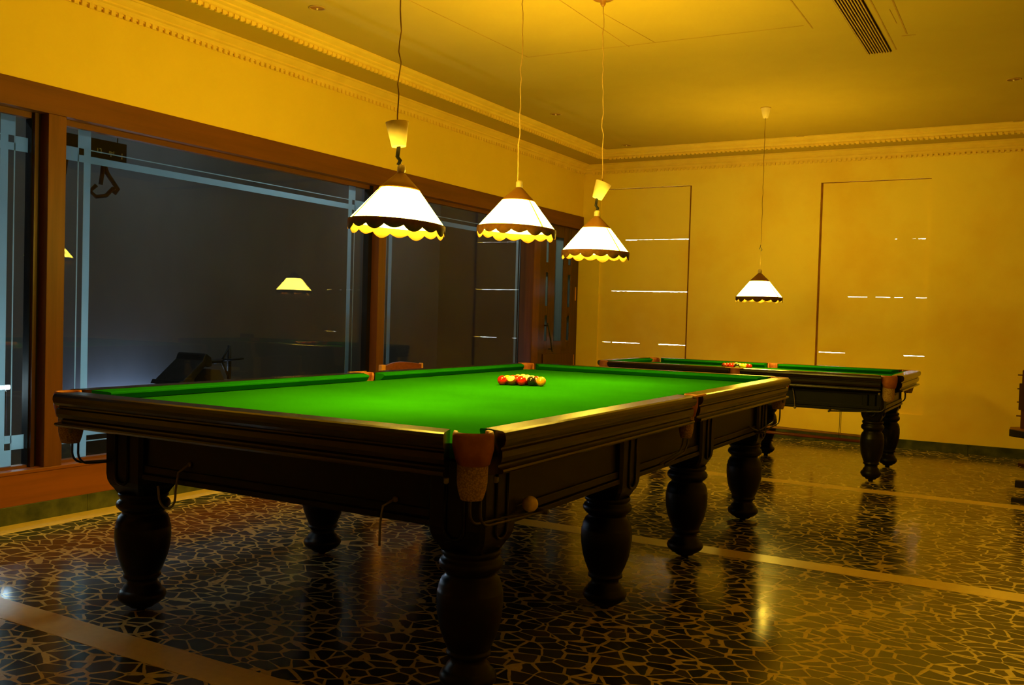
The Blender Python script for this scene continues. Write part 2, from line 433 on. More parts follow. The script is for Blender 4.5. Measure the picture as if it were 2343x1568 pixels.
boards(5, wins[1][0]-0.001, wins[1][1]+0.001, (0.345, 2.698),
       [(0.934, [(0.262, 0.52, .008), (1.09, 1.281, .007)]),
        (1.516, [(0.53, 0.72, .0045), (0.80, 0.94, .003), (0.98, 1.06, .003), (1.18, 1.281, .006)]),
        (2.104, [(0.965, 0.985, .004), (1.13, 1.16, .003), (1.18, 1.25, .005)])],
       'right boarded window in the back wall with faint slits of daylight')
bb = MB(); x = XL+0.02
while x < XR:
    x1 = min(x+0.7, XR); bb.box(x, x1-0.002, YB-0.014, YB, 0, 0.092); x = x1
struct(bb.build('baseboard_back', M['green_stone'], bevel=0.001), 'dark green stone skirting along the back wall', 'baseboard')
struct(MB().box(XR, XR+0.2, YF, YB, 0, ZC).build('wall_right', M['wall']), 'plain yellow right wall', 'wall')
struct(MB().box(XL-0.16, XR+0.2, YF-0.2, YF, 0, ZC).build('wall_near', M['wall']), 'plain yellow wall behind the viewer', 'wall')

# tray ceiling: soffit border with a cornice under it and one above it
SW_L, SW_B = 0.40, 0.40       # soffit reach from the wall
sf = MB()
sf.box(XL, XL+SW_L, YF, YB, ZS, ZC).box(XL+SW_L, XR, YB-SW_B+0.0, YB, ZS, ZC)
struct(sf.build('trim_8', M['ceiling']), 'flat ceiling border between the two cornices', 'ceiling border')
low = [(0, 2.925), (0.018, 2.925), (0.018, 2.933), (0.030, 2.933), (0.030, 2.945), (0.040, 2.957), (0.060, 2.962), (0.060, 2.972), (0.085, 2.985), (0.105, 3.000), (0.118, 3.000), (0.118, ZS+0.002), (0, ZS+0.002)]
up = [(0, ZS-0.002), (0.014, ZS-0.002), (0.014, ZS+0.014), (0.030, ZS+0.020), (0.036, ZS+0.034), (0.058, ZS+0.042), (0.058, ZS+0.052), (0.090, ZS+0.064), (0.104, ZS+0.074), (0.104, ZC+0.001), (0, ZC+0.001)]
c1 = MB().sweep(low, (XL, YF), (XL, YB), (1, 0))
c2 = MB().sweep(low, (XL, YB), (XR, YB), (0, -1))
c3 = MB().sweep(up, (XL+SW_L, YF), (XL+SW_L, YB-SW_B), (1, 0), sb=lambda d: -d)
c4 = MB().sweep(up, (XL+SW_L, YB-SW_B), (XR, YB-SW_B), (0, -1), sa=lambda d: d)
yy = -4.0
while yy < YB-0.15:
    c1.box(XL+0.016, XL+0.030, yy, yy+0.028, 2.906, 2.934)
    c3.box(XL+SW_L+0.010, XL+SW_L+0.024, yy, yy+0.026, ZS-0.014, ZS+0.012) if yy < YB-SW_B-0.1 else None
    yy += 0.048
xx = XL+0.12
while xx < XR:
    c2.box(xx, xx+0.028, YB-0.030, YB-0.016, 2.906, 2.934)
    if xx > XL+SW_L+0.1: c4.box(xx, xx+0.026, YB-SW_B-0.024, YB-SW_B-0.010, ZS-0.014, ZS+0.012)
    xx += 0.048
struct(c1.build('trim_9', M['cornice']), 'lower moulded cornice with dentils along the left wall', 'cornice')
struct(c2.build('trim_10', M['cornice']), 'lower moulded cornice with dentils along the back wall', 'cornice')
struct(c3.build('trim_11', M['cornice']), 'upper moulded cornice above the left ceiling border', 'cornice')
struct(c4.build('trim_12', M['cornice']), 'upper moulded cornice above the back ceiling border', 'cornice')
gv = MB().box(wins[0][1]-0.022, wins[0][1]-0.001, YB+0.0195, YB+0.023, 0.36, 2.73).box(wins[1][0]+0.001, wins[1][0]+0.019, YB+0.0195, YB+0.023, 0.36, 2.70)  # brown strips stand in for the shadow at the recess edges
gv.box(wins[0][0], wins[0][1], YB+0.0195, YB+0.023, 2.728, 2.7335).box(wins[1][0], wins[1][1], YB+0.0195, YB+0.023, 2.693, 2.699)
struct(gv.build('trim_14', M['recess_shade']), 'dark strips painted as recess shadow along the boarded windows', 'painted shadow strips')
# joint lines of the ceiling boards
jt = MB()
def jl(x0, y0, x1, y1, w_=0.005):
    a = Vector((x0, y0)); b = Vector((x1, y1)); t = (b-a).normalized(); n = Vector((-t.y, t.x))*w_/2
    q = [a-n, b-n, b+n, a+n]
    jt.add([(p.x, p.y, z) for z in (ZC-0.0015, ZC+0.001) for p in q], [(0,1,2,3),(7,6,5,4),(0,4,5,1),(1,5,6,2),(2,6,7,3),(3,7,4,0)])
jl(-1.092, 0.2, -1.018, 1.88); jl(-0.255, 0.5, -0.249, 1.944); jl(-0.119, 1.215, -0.051, 1.931); jl(0.968, 0.9, 0.967, 2.04, 0.008)
jl(-1.018, 1.885, 0.93, 1.96, 0.0035); jl(1.385, -0.5, 1.372, 2.74, 0.008); jl(1.495, 1.2, 1.480, 2.40, 0.009)
jl(1.445, 2.43, 1.53, 2.44, 0.008); jl(1.45, 1.86, 1.452, 2.15, 0.004)
struct(jt.build('trim_13', M['joint']), 'thin dark joint lines in the ceiling boards', 'ceiling joints')

# ------------------------------------------------------------------ glazing
def frosted(y0, y1, o, z0=WZ0+0.005, z1=WZ1-0.03, left=True, right=True):
    """the frosted pattern of one pane: plain strips with square corner motifs, o = inset of the pattern"""
    mb = MB(); X0, X1 = GX-0.0075, GX-0.0055
    def R(a, b, c, d): mb.box(X0, X1, a, b, c, d)
    t = 0.006; a0, a1, a2 = o, o+0.040, o+0.084
    h0, h1, h2 = 2.122, 2.083, 2.042; g0, g1, g2 = 0.393, 0.430, 0.473
    for side in ((1,) if left else ())+((-1,) if right else ()):
        base = y0 if side == 1 else y1
        def Y(u): return base+side*u
        def RR(u0, u1, c, d): R(min(Y(u0), Y(u1)), max(Y(u0), Y(u1)), c, d)
        for (k0, k1, k2, zend, sg) in ((h0, h1, h2, z1, 1), (g0, g1, g2, z0, -1)):
            RR(a0, a2, min(k0, zend), max(k0, zend))            # band to the frame
            lo, hi = min(k0, k2), max(k0, k2)
            RR(0.002, a0, lo, hi)                                 # short band to the side frame
            RR(a1, a2, lo, hi)
            RR(a0, a1, min(k1, k2), max(k1, k2))
            RR(a0, a0+t, lo, hi)
        RR(a1, a2, g2, h2); RR(a0, a0+t, g2, h2)
    ya = y0+a2 if left else y0+0.002; yb = y1-a2 if right else y1-0.002
    R(ya, yb, h0-t, h0); R(ya, yb, h2, h1); R(ya, yb, g1, g2); R(ya, yb, g0, g0+t)
    return mb
def window(idx, y0, y1, label, inset=0.14, left=True, right=True, right_frame=0.0, left_frame=0.0):
    root = struct(thing('window_%d' % idx, None, None), label, 'window')
    MB().box(GX-0.03, GX+0.022, y0, y1, WZ1-0.030, WZ1+0.002).build('head_bead', M['wood_frame'], root)
    MB().box(GX-0.03, GX+0.022, y0, y1, WZ0-0.002, WZ0+0.014).build('sill_bead', M['wood_frame'], root)
    if left_frame: MB().box(GX-0.03, GX+0.025, y0, y0+left_frame, WZ0, WZ1).build('side_frame', M['black_frame'], root)
    if right_frame: MB().box(GX-0.03, GX+0.025, y1-right_frame, y1, WZ0, WZ1).build('side_frame', M['black_frame'], root)
    MB().box(GX-0.0045, GX+0.0035, y0+left_frame*.8, y1-right_frame*.8, WZ0, WZ1).build('pane', M['glass'], root)
    frosted(y0+left_frame, y1-right_frame, inset, left=left, right=right).build('frosted_stripes', M['frost'], root)
    return root
window(1, -3.05, -0.868, 'narrow strip of the glass pane at the far left with frosted stripes', inset=0.075, right_frame=0.05)
window(2, -0.757, 2.10, 'large glass pane behind the near table with frosted border stripes', inset=0.146, right_frame=0.045)
window(3, 2.20, 4.80, 'glass pane between the timber post and the panelled door', inset=0.13)
# brown meeting stile of the left pane
MB().box(GX-0.02, GX+0.045, -0.912, -0.890, WZ0, WZ1).build('meeting_stile', M['wood_dark'], bpy.data.objects['window_1'])

# panelled door
dr = struct(thing('door_1', None, None), 'brown panelled door with narrow frosted glass slots', 'door')
DX = XL-0.04
y0, y1 = 4.94, YB
slots = [(5.175, 5.235), (5.40, 5.60), (5.725, 5.795)]
rows = [(0.95, 1.235), (1.34, 1.715), (1.83, 2.10)]
lf = MB()
ys = [y0]+[v for s_ in slots for v in s_]+[y1]
for i in range(0, len(ys), 2): lf.box(DX-0.045, DX, ys[i], ys[i+1], 0.0, 2.262)
for k, (a, b) in enumerate(slots):
    if k == 1:
        lf.box(DX-0.045, DX, a, b, 0, 0.945); lf.box(DX-0.045, DX, a, b, 2.13, 2.262)
    else:
        zz = [0]+[v for r_ in rows for v in r_]+[2.262]
        for i in range(0, len(zz), 2): lf.box(DX-0.045, DX, a, b, zz[i], zz[i+1])
lf.box(DX, DX+0.012, 5.14, 5.86, 0.16, 0.80)
lf.box(DX, DX+0.028, y0, y0+0.05, 0, 2.262)
lf.build('door_leaf', M['wood_door'], dr, bevel=0.004)
for k, (a, b) in enumerate(slots): MB().box(DX-0.014, DX-0.008, a-0.003, b+0.003, 0.93, 2.14).build('frosted_glass', M['door_frost'], dr)
hp = [(DX+0.045+0.02*math.sin(PI*i/10), 5.17+0.15*(1-i/10)**1.0*0+0.13*(i/10)**2, 1.15-0.32*i/10) for i in range(11)]
hm = MB().tube(hp, 0.010, 10)
hm.tube([(DX, 5.175, 1.12), (DX+0.05, 5.172, 1.12)], 0.007); hm.tube([(DX, 5.29, 0.855), (DX+0.05, 5.285, 0.855)], 0.007)
hm.build('door_handle', M['metal_dark'], dr)
for z in (1.42, 0.62): MB().box(DX, DX+0.006, 5.925, 5.940, z, z+0.16).build('hinge', M['brass'], dr)

# ------------------------------------------------------------------ the dim space behind the glass
EX = -4.5
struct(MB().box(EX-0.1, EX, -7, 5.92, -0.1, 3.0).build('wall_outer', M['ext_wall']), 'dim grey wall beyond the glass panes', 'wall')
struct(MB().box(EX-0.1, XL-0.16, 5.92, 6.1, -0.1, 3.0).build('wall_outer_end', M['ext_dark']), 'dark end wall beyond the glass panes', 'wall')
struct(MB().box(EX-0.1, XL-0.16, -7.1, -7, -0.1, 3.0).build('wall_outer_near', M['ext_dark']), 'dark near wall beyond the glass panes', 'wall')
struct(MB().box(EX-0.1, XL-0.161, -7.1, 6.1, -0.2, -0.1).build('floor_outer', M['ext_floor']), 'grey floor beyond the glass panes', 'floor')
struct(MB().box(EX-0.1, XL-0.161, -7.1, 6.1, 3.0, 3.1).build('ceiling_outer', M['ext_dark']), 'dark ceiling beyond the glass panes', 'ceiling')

tb = thing('fluorescent_lamp', 'lit white fluorescent tube standing low beyond the far left pane', 'lamp', (-3.42, -0.40, 0.665))
MB().box(-0.025, 0.025, -0.82, -0.13, -0.77, -0.02, 0.004).build('stand', M['black'], tb)
MB().tube([(0, -0.88, 0), (0, -0.10, 0)], 0.014, 10).build('tube', M['tube'], tb)

for yy_, nm_ in ((-2.2, 'nearer the viewer'), (1.3, 'above the large pane'), (4.7, 'near the door')):  # added tubes, hidden by the header, to brighten stripes and outer wall
    tb = thing('fluorescent_lamp', 'added unseen fill tube on the dark outer ceiling beyond the glass, '+nm_, 'lamp', (-3.3, yy_, 2.995))
    MB().box(-0.03, 0.03, -0.64, 0.64, -0.05, 0.0).build('batten', M['cup'], tb)
    MB().tube([(0, -0.6, -0.07), (0, 0.6, -0.07)], 0.014, 10).build('tube', M['tube'], tb)
tb = thing('fluorescent_lamp', 'fluorescent tube near the floor throwing a bluish glow on the outer grey wall', 'lamp', (-4.40, 1.15, 0.30))
MB().box(-0.03, 0.03, -0.40, 0.40, -0.40, -0.03, 0.004).build('stand', M['black'], tb)
MB().tube([(0, -0.38, 0), (0, 0.38, 0)], 0.014, 10).build('tube', M['tube_low'], tb)
# overturned swivel chair on a counter
ct = thing('counter', 'low grey counter against the wall behind the large glass pane', 'counter', (-3.62, 1.50, 0))
MB().box(-0.18, 0.18, -0.45, 0.25, 0.56, 0.60, 0.006).build('counter_top', M['ext_floor'], ct)
MB().box(-0.16, 0.16, -0.43, 0.23, -0.1, 0.56).build('counter_body', M['ext_dark'], ct)
sc = thing('swivel_chair', 'dark swivel chair lying on its side on the counter behind the large pane', 'chair', (-3.62, 1.14, 0.60)); sc.scale = (0.8, 0.8, 0.8)
MB().tube([(0, 0.10, 0.21), (0, 0.45, 0.215)], 0.022, 10).build('gas_column', M['black'], sc)
bs = MB().tube([(0, 0.51, 0.02), (0, 0.51, 0.375)], 0.022, 8)
bs.tube([(0, 0.40, 0.215), (0, 0.50, 0.35)], 0.012); bs.tube([(0, 0.40, 0.215), (0, 0.50, 0.05)], 0.012)
bs.tube([(0, 0.40, 0.215), (0.22, 0.50, 0.25)], 0.012); bs.tube([(0, 0.40, 0.215), (-0.20, 0.50, 0.18)], 0.012)
bs.build('star_base', M['black'], sc)
MB().prism([(-0.33, 0.0), (-0.30, 0.05), (-0.27, 0.04), (-0.02, 0.24), (0.0, 0.29), (0.02, 0.31), (0.09, 0.27), (0.10, 0.18), (0.06, 0.17), (0.01, 0.18), (-0.12, 0.06), (-0.13, 0.0)], 'x', -0.2, 0.2).build('seat', M['black'], sc, bevel=0.01)
MB().prism([(0.10, 0.0), (0.10, 0.15), (0.22, 0.14), (0.30, 0.0)], 'x', -0.18, 0.18).build('backrest', M['ext_dark'], sc, bevel=0.008)

# dark board with faded marks and a strap hanging behind the upper left of the large pane
BX = -2.80
bd = thing('sign_board', 'dark hanging board with faded pale marks at the top left of the large pane', 'sign', (BX, 0, 0))
MB().box(-0.02, 0, -0.66, -0.13, 2.105, 2.235).build('board_panel', M['black_board'], bd)
MB().tube([(-0.01, -0.60, 2.235), (-0.01, -0.60, 3.0)], 0.004, 6).build('hanging_wire', M['metal_dark'], bd)
MB().tube([(-0.01, -0.19, 2.235), (-0.01, -0.19, 3.0)], 0.004, 6).build('hanging_wire', M['metal_dark'], bd)
for i, (yy, zz, hh) in enumerate([(-0.43, 2.158, .035), (-0.395, 2.150, .03), (-0.34, 2.158, .02), (-0.315, 2.146, .034), (-0.255, 2.158, .012), (-0.245, 2.140, .034), (-0.225, 2.150, .026), (-0.165, 2.136, .036)]):
    mk = MB()
    mk.box(0, 0.002, yy-0.003, yy+0.003, zz, zz+hh)
    if i in (0, 3, 5): mk.box(0, 0.002, yy-0.012, yy+0.003, zz+hh-.006, zz+hh)
    if i in (6,): mk.box(0, 0.002, yy-0.016, yy+0.003, zz+hh*.5, zz+hh*.5+.006)
    mk.build('faded_mark', M['pale_mark'], bd)

sp = MB()
sp.tube([(0, -0.305, 2.10), (0.01, -0.318, 2.03), (0.005, -0.325, 1.955)], 0.013, 8)
sp.tube([(0, -0.305, 2.10), (0.01, -0.285, 2.03), (0, -0.235, 1.985), (0.01, -0.205, 1.94), (0, -0.225, 1.91)], 0.014, 8)
sp.tube([(0, -0.23, 1.945), (0.01, -0.29, 1.89), (0.01, -0.36, 1.875), (0.0, -0.395, 1.905), (0.01, -0.36, 1.945)], 0.013, 8)
o = sp.build('hanging_strap', M['strap']); o.location = (BX+0.01, 0, 0)
tag(o, 'dark maroon strap looped below the dark board behind the large pane', 'strap')
sp = MB().tube([(0, -0.56, 2.10), (0.01, -0.58, 1.99), (0, -0.60, 1.93)], 0.016, 8).tube([(0, -0.60, 1.93), (0.004, -0.59, 1.915), (0, -0.575, 1.93)], 0.004, 6)
o = sp.build('hanging_strap', M['strap']); o.location = (BX+0.01, 0, 0)
tag(o, 'short dark strap with small metal hook behind the large pane, beside the timber post', 'strap')

# ------------------------------------------------------------------ tables
def leg_profile(k):
    return [(0.018, 0.0), (0.020, 0.012), (0.046*k, 0.014), (0.052*k, 0.022), (0.072*k, 0.030), (0.088*k, 0.046), (0.093*k, 0.060), (0.088*k, 0.074), (0.078*k, 0.083), (0.074*k, 0.086), (0.070*k, 0.098),
            (0.060*k, 0.106), (0.057*k, 0.118), (0.062*k, 0.130), (0.072*k, 0.133), (0.072*k, 0.143), (0.066*k, 0.147), (0.071*k, 0.155), (0.084*k, 0.185), (0.096*k, 0.220), (0.104*k, 0.262), (0.107*k, 0.300), (0.106*k, 0.330), (0.1055*k, 0.333), (0.1055*k, 0.337), (0.103*k, 0.340), (0.101*k, 0.358), (0.092*k, 0.378), (0.080*k, 0.388),
            (0.079*k, 0.396), (0.090*k, 0.404), (0.101*k, 0.416), (0.103*k, 0.428), (0.097*k, 0.440), (0.088*k, 0.446), (0.088*k, 0.452), (0.095*k, 0.458), (0.095*k, 0.468), (0.090*k, 0.474)]
def make_leg(mb, x, y, k, bh, zt_, sx, sy):
    mb.lathe(leg_profile(k), x, y, 0, 32)
    # square upper block with rounded-in lower end
    prof = [(0.074*k, 0.470), (0.082*k, 0.486), (0.094*k, 0.505), (0.101*k, 0.525), (0.104*k, 0.550), (0.105*k, zt_)]
    vs = []; fs = []
    ch = 0.012
    for r, z in prof:
        r = r*bh
        vs += [(x-r+ch, y-r, z), (x+r-ch, y-r, z), (x+r, y-r+ch, z), (x+r, y+r-ch, z), (x+r-ch, y+r, z), (x-r+ch, y+r, z), (x-r, y+r-ch, z), (x-r, y-r+ch, z)]
    for q in range(len(prof)-1):
        for i in range(8): j = (i+1) % 8; fs.append((q*8+i, q*8+j, q*8+8+j, q*8+8+i))
    fs.append(tuple(range(7, -1, -1))); fs.append(tuple(len(vs)-8+i for i in range(8)))
    mb.add(vs, fs)
    # U-shaped raised bead on the two outer faces
    r = 0.105*k*bh+0.001; wv = 0.034*k
    for axis, sgn in (('x', sx), ('y', sy)):
        pts2 = [(-wv, zt_-0.02), (-wv, 0.545)]+[(wv*math.cos(PI+PI*i/8)*1.0, 0.545+0.03*math.sin(PI+PI*i/8)) for i in range(9)]+[(wv, 0.545), (wv, zt_-0.02)]
        if axis == 'x': pts = [(x+sgn*r, y+a, z) for a, z in pts2]
        else: pts = [(x+a, y+sgn*r, z) for a, z in pts2]
        mb.tube(pts, 0.006, 6)

def pocket_net(mb, x, y, ztop, r=0.044, hgt=0.105):
    prof = [(r*1.0, 0.042), (r*1.0, 0), (r, -0.02), (r*.98, -hgt*.6), (r*.9, -hgt*.8), (r*.75, -hgt), (r*.70, -hgt-0.006)]
    mb.lathe([(a, h) for a, h in prof], x, y, ztop, 20, cap=False)

def make_table(name, label, loc, rz, a, b, zt, c, legs_y, k, bh, npost, extra=None):
    """snooker table: a, b half width and half length of the rails, long side along y"""
    T = thing(name, label, 'snooker table', loc, rz)
    RW, CW = 0.092, 0.050      # wooden rail, cushion
    zb = zt-0.043              # cloth level
    e, em = 0.119, 0.047; el = 0.148       # rail ends from the corners and from the middle pockets
    hw, hl = a-RW, b-RW
    # bed with cut corners and rounded middle bites
    def bedpoly():
        pts = []
        def bite(cx, cy, r, a0, a1, n=10):
            return [(cx+r*math.cos(a0+(a1-a0)*i/n), cy+r*math.sin(a0+(a1-a0)*i/n)) for i in range(n+1)]
        pr = 0.048
        x_, y_ = a-0.083, b-0.104
        pts += bite(x_, -y_, pr, PI*1.0, PI*0.5)[::1]
        pts += [(hw, -y_+pr)] if False else []
        pts += bite(hw+0.012, 0, pr, PI*1.5, PI*0.5)
        pts += bite(x_, y_, pr, PI*1.5, PI*1.0)
        pts += bite(-x_, y_, pr, 0, -PI*0.5)
        pts += bite(-hw-0.012, 0, pr, PI*0.5, -PI*0.5)
        pts += bite(-x_, -y_, pr, PI*0.5, 0)
        return pts
    bp_ = [(max(-hw-0.005, min(hw+0.005, x)), max(-hl-0.005, min(hl+0.005, y))) for x, y in bedpoly()]
    MB().prism(bp_, 'z', zb-0.045, zb).build('playing_surface', M['cloth'], T)
    rp = [(0.016, zt), (0.006, zt-0.004), (0.001, zt-0.013), (0.0, zt-0.024), (0.003, zt-0.036), (0.010, zt-0.045), (0.020, zt-0.050),
          (0.020, zt-0.055), (0.013, zt-0.060), (0.013, zt-0.078), (0.018, zt-0.092), (0.030, zt-0.102), (0.030, zt-0.108), (0.008, zt-0.112), (0.006, zt-0.118), (0.012, zt-0.125), (0.045, zt-0.130), (0.060, zt-0.136), (RW, zt-0.136), (RW, zt)]
    cp = [(RW-0.001, zt-0.002), (RW+CW*0.85, zt-0.008), (RW+CW, zt-0.012), (RW+CW, zt-0.018), (RW+CW*0.6, zt-0.040), (RW-0.001, zt-0.044)]
    def corner_shift(d): return max(0, d-0.02)*0.9
    def mid_shift(d): return max(0, d-0.06)*0.35
    segs = []
    for s in (-1, 1):
        segs.append(((s*a, -b+el), (s*a, -em), (-s, 0), 'cm')); segs.append(((s*a, em), (s*a, b-el), (-s, 0), 'mc'))
        segs.append(((-a+e, s*b), (a-e, s*b), (0, -s), 'cc'))
    for A, B, inn, ty in segs:
        # wooden rail ends slope inward behind the leather, cushion ends are mitred
        ra = (lambda d: 0.40*min(d, .12)) if ty[0] == 'c' else (lambda d: 0.0)
        rb = (lambda d: -0.40*min(d, .12)) if ty[1] == 'c' else (lambda d: 0.0)
        R_ = MB().sweep(rp, A, B, inn, sa=ra, sb=rb).build('rail', M['rail_wood'], T)
        ca = (lambda d: (d-RW)*1.0+0.038) if ty[0] == 'c' else (lambda d: (d-RW)*0.35+0.003)
        cb = (lambda d: -(d-RW)*1.0-0.038) if ty[1] == 'c' else (lambda d: -(d-RW)*0.35-0.003)
        MB().sweep(cp, A, B, inn, sa=ca, sb=cb).build('cushion', M['cushion'], R_)
    # frame panels with a moulded lower edge
    f = MB(); px, py = c+0.060, legs_y[0]+0.060
    zf0, zf1 = 0.545, zt-0.13
    for s in (-1, 1):
        f.box(s*px-0.018, s*px+0.018, -py, py, zf0, zf1)
        f.box(-px, px, s*py-0.018, s*py+0.018, zf0, zf1)
        for (z0_, z1_, o_) in ((zf0, zf0+0.020, 0.034), (zf0+0.024, zf0+0.052, 0.028), (zf1-0.03, zf1, 0.03)):
            f.box(s*px-o_, s*px+o_, -py, py, z0_, z1_); f.box(-px, px, s*py-o_, s*py+o_, z0_, z1_)
    f.build('frame', M['table_wood'], T, bevel=0.003)
    MB().box(-px+0.02, px-0.02, -py+0.02, py-0.02, zf1-0.05, zb-0.046).build('slate_bed', M['table_wood'], T)
    for s in (-1, 1):
        for ly in legs_y:
            for t in ((-1, 1) if ly else (1,)):
                mb = MB(); make_leg(mb, s*c, t*ly, k, bh, zf1+0.01, s, t)
                mb.build('leg', M['table_wood'], T)
    # pockets: leather, net and return rods
    for sx in (-1, 1):
        for sy in (-1, 0, 1):
            if sy:
                cx, cy = sx*(a-0.083), sy*(b-0.104); mid = math.atan2(sy, sx); span = PI*0.66; ro = 0.057
            else:
                cx, cy = sx*(a-0.062), 0; mid = 0 if sx > 0 else PI; span = PI*0.70; ro = 0.046
            lb = MB(); n = 20; vs = []; fs = []
            hh = 0.098
            for i in range(n+1):
                an = mid-span+2*span*i/n; u = abs(2*i/n-1)
                dep = hh*(1-0.35*u**4)
                for (r, z) in ((ro-0.010, zt-0.003), (ro, zt-0.001), (ro+0.004, zt-0.012), (ro+0.004, zt-dep*.55), (ro-0.006, zt-dep), (ro-0.014, zt-dep), (ro-0.010, zt-0.02)):
                    vs.append((cx+r*math.cos(an), cy+r*math.sin(an), z))
            for i in range(n):
                for j in range(7): q = (j+1) % 7; fs.append((i*7+j, i*7+q, i*7+7+q, i*7+7+j))
            fs.append(tuple(range(7))); fs.append(tuple(n*7+j for j in range(6, -1, -1)))
            pk = lb.add(vs, fs, True).build('pocket', M['leather'], T)
            nb = MB(); pocket_net(nb, cx, cy, zt-0.088, ro-0.013)
            nb.build('net', M['net'], pk, solid=0.003)
            if sy == 0:
                # brass plate across the rail behind a middle pocket
                MB().box(min(sx*(a-0.012), sx*(a+0.004)), max(sx*(a-0.012), sx*(a+0.004)), -0.075, 0.075, zt-0.005, zt+0.0025).build('pocket_plate', M['brass'], pk)
            # pair of rods that carry the balls away
            rd = MB()
            dy = -sy if sy else -1
            for dx in (-0.018, 0.018):
                z0_ = zt-0.20
                if sy:
                    pts = [(cx+dx, cy-sy*0.02, z0_+0.01), (cx+dx, cy-sy*0.02, z0_-0.04)]+[(cx+dx, cy-sy*0.02+dy*0.05*(1-math.cos(PI/2*i/5)), z0_-0.04-0.045*math.sin(PI/2*i/5)) for i in range(1, 6)]+[(cx+dx, cy+dy*0.43, z0_-0.105)]
                else:
                    pts = [(cx+dx*.6, cy, z0_+0.01), (cx+dx*.6, cy-0.01, z0_-0.03), (cx+dx*.6, cy-0.05, z0_-0.06), (cx+dx*.6, cy-0.30, z0_-0.085)]
                rd.tube(pts, 0.0045, 8)
            if sy:
                zz = zt-0.20
                rd.tube([(cx-0.03, cy+dy*0.43, zz-0.105), (cx+0.03, cy+dy*0.43, zz-0.105)], 0.009, 8)
                rd.tube([(cx, cy+dy*0.43, zz-0.105), (cx-sx*0.10, cy+dy*0.46, zz-0.06)], 0.006, 8)
            rd.build('return_rods', M['metal_dark'], pk)
            # bracket bolts
            if sy:
                for ox, oy in ((-0.06, 0.045), (0.045, -0.06)):
                    MB().lathe([(0.008, 0), (0.008, -0.014), (0.004, -0.018)], cx+sx*ox, cy+sy*oy, zt-0.137, 8).build('bolt', M['metal_wire'], pk)
    return T

A1, B1, Z1 = 0.988, 1.930, 0.878
t1 = make_table('snooker_table', 'large near snooker table with green cloth and eight dark turned legs', (-0.003, 0, 0), 0.008, A1, B1, Z1, 0.768, (1.596, 0.513), 1.0, 1.0, 4)
t2 = make_table('snooker_table', 'smaller far snooker table standing crosswise before the back wall', (0.117, 4.135, 0), -PI/2, 0.66, 1.285, 0.843, 0.445, (1.056, 0), 0.84, 0.92, 3)

# cord hooks under the frame of the near table
def rest_hook(T, x, z, y, side, name='rest_hook'):
    mb = MB().sphere((x, y-0.004, z), 0.009, 10, 6)
    pts = [(x, y-0.012, z), (x-0.03, y-0.03, z-0.03), (x-0.038, y-0.035, z-0.10)]
    pts += [(x-0.038-0.045*(1-math.cos(PI*i/8)), y-0.035, z-0.12-0.045*math.sin(PI*i/8)*1.1) for i in range(9)]
    pts += [(x-0.130, y-0.035, z-0.105), (x-0.133, y-0.035, z-0.09)]
    mb.tube(pts, 0.0045, 8); mb.build(name, M['metal_wire'], T)
rest_hook(t1, -0.42, 0.625, -1.674, 1)
mb = MB().sphere((0.525, -1.678, 0.61), 0.010, 10, 6).tube([(0.525, -1.69, 0.61), (0.50, -1.71, 0.59), (0.49, -1.71, 0.53), (0.49, -1.71, 0.46)], 0.004, 8)
mb.build('rest_hook', M['metal_wire'], t1)
# rope with knot at the far table (its -y side faces the camera; in table space that is +x)
mb = MB().tube([(0.545, 0.45, 0.70), (0.545, 0.46, 0.66), (0.548, 0.47, 0.60), (0.55, 0.475, 0.55)], 0.004, 8).sphere((0.55, 0.475, 0.545), 0.012, 8, 6)
mb.build('hanging_cord', M['rope'], t2)

# cues and rests slung under the far table
def cue(y, z, x0, x1, label, r0=0.014, r1=0.008, mat='cue_wood'):
    mb = MB().tube([(x0, y, z[0]), ((x0+x1)/2, y, (z[0]+z[1])/2), (x1, y, z[1])], r0, 10, r2=r1)
    root = thing('cue', label, 'cue', (0, 0, 0), group='cues slung under the far table')
    mb.build('shaft', M[mat], root)
    MB().tube([(x0+0.02, y, z[0]), (x0+0.34, y, z[0]+(z[1]-z[0])*0.16)], r0+0.0015, 10, r2=r0).build('butt', M['wood_dark'], root)
    return root
cue(3.87, (0.352, 0.324), -0.30, 1.10, 'upper long wooden cue slung low under the far table', 0.012, 0.010)
cue(3.84, (0.310, 0.284), -0.35, 1.08, 'lower long wooden cue slung low under the far table', 0.015, 0.012, 'chair_wood')
# slings that hold them
for lx in (-0.72, 0.78):
    mb = MB()
    # table space: y -> world x, world y 3.64 -> x = 0.495
    tx = 4.135-3.855; sr = 0.0022; ty = lx
    mb.tube([(tx+0.02, ty, 0.55), (tx+0.03, ty, 0.36), (tx+0.02, ty, 0.285), (tx-0.01, ty, 0.272), (tx-0.035, ty, 0.30), (tx-0.03, ty, 0.55)], sr, 8)
    mb.build('cue_sling', M['metal_dark'], t2)

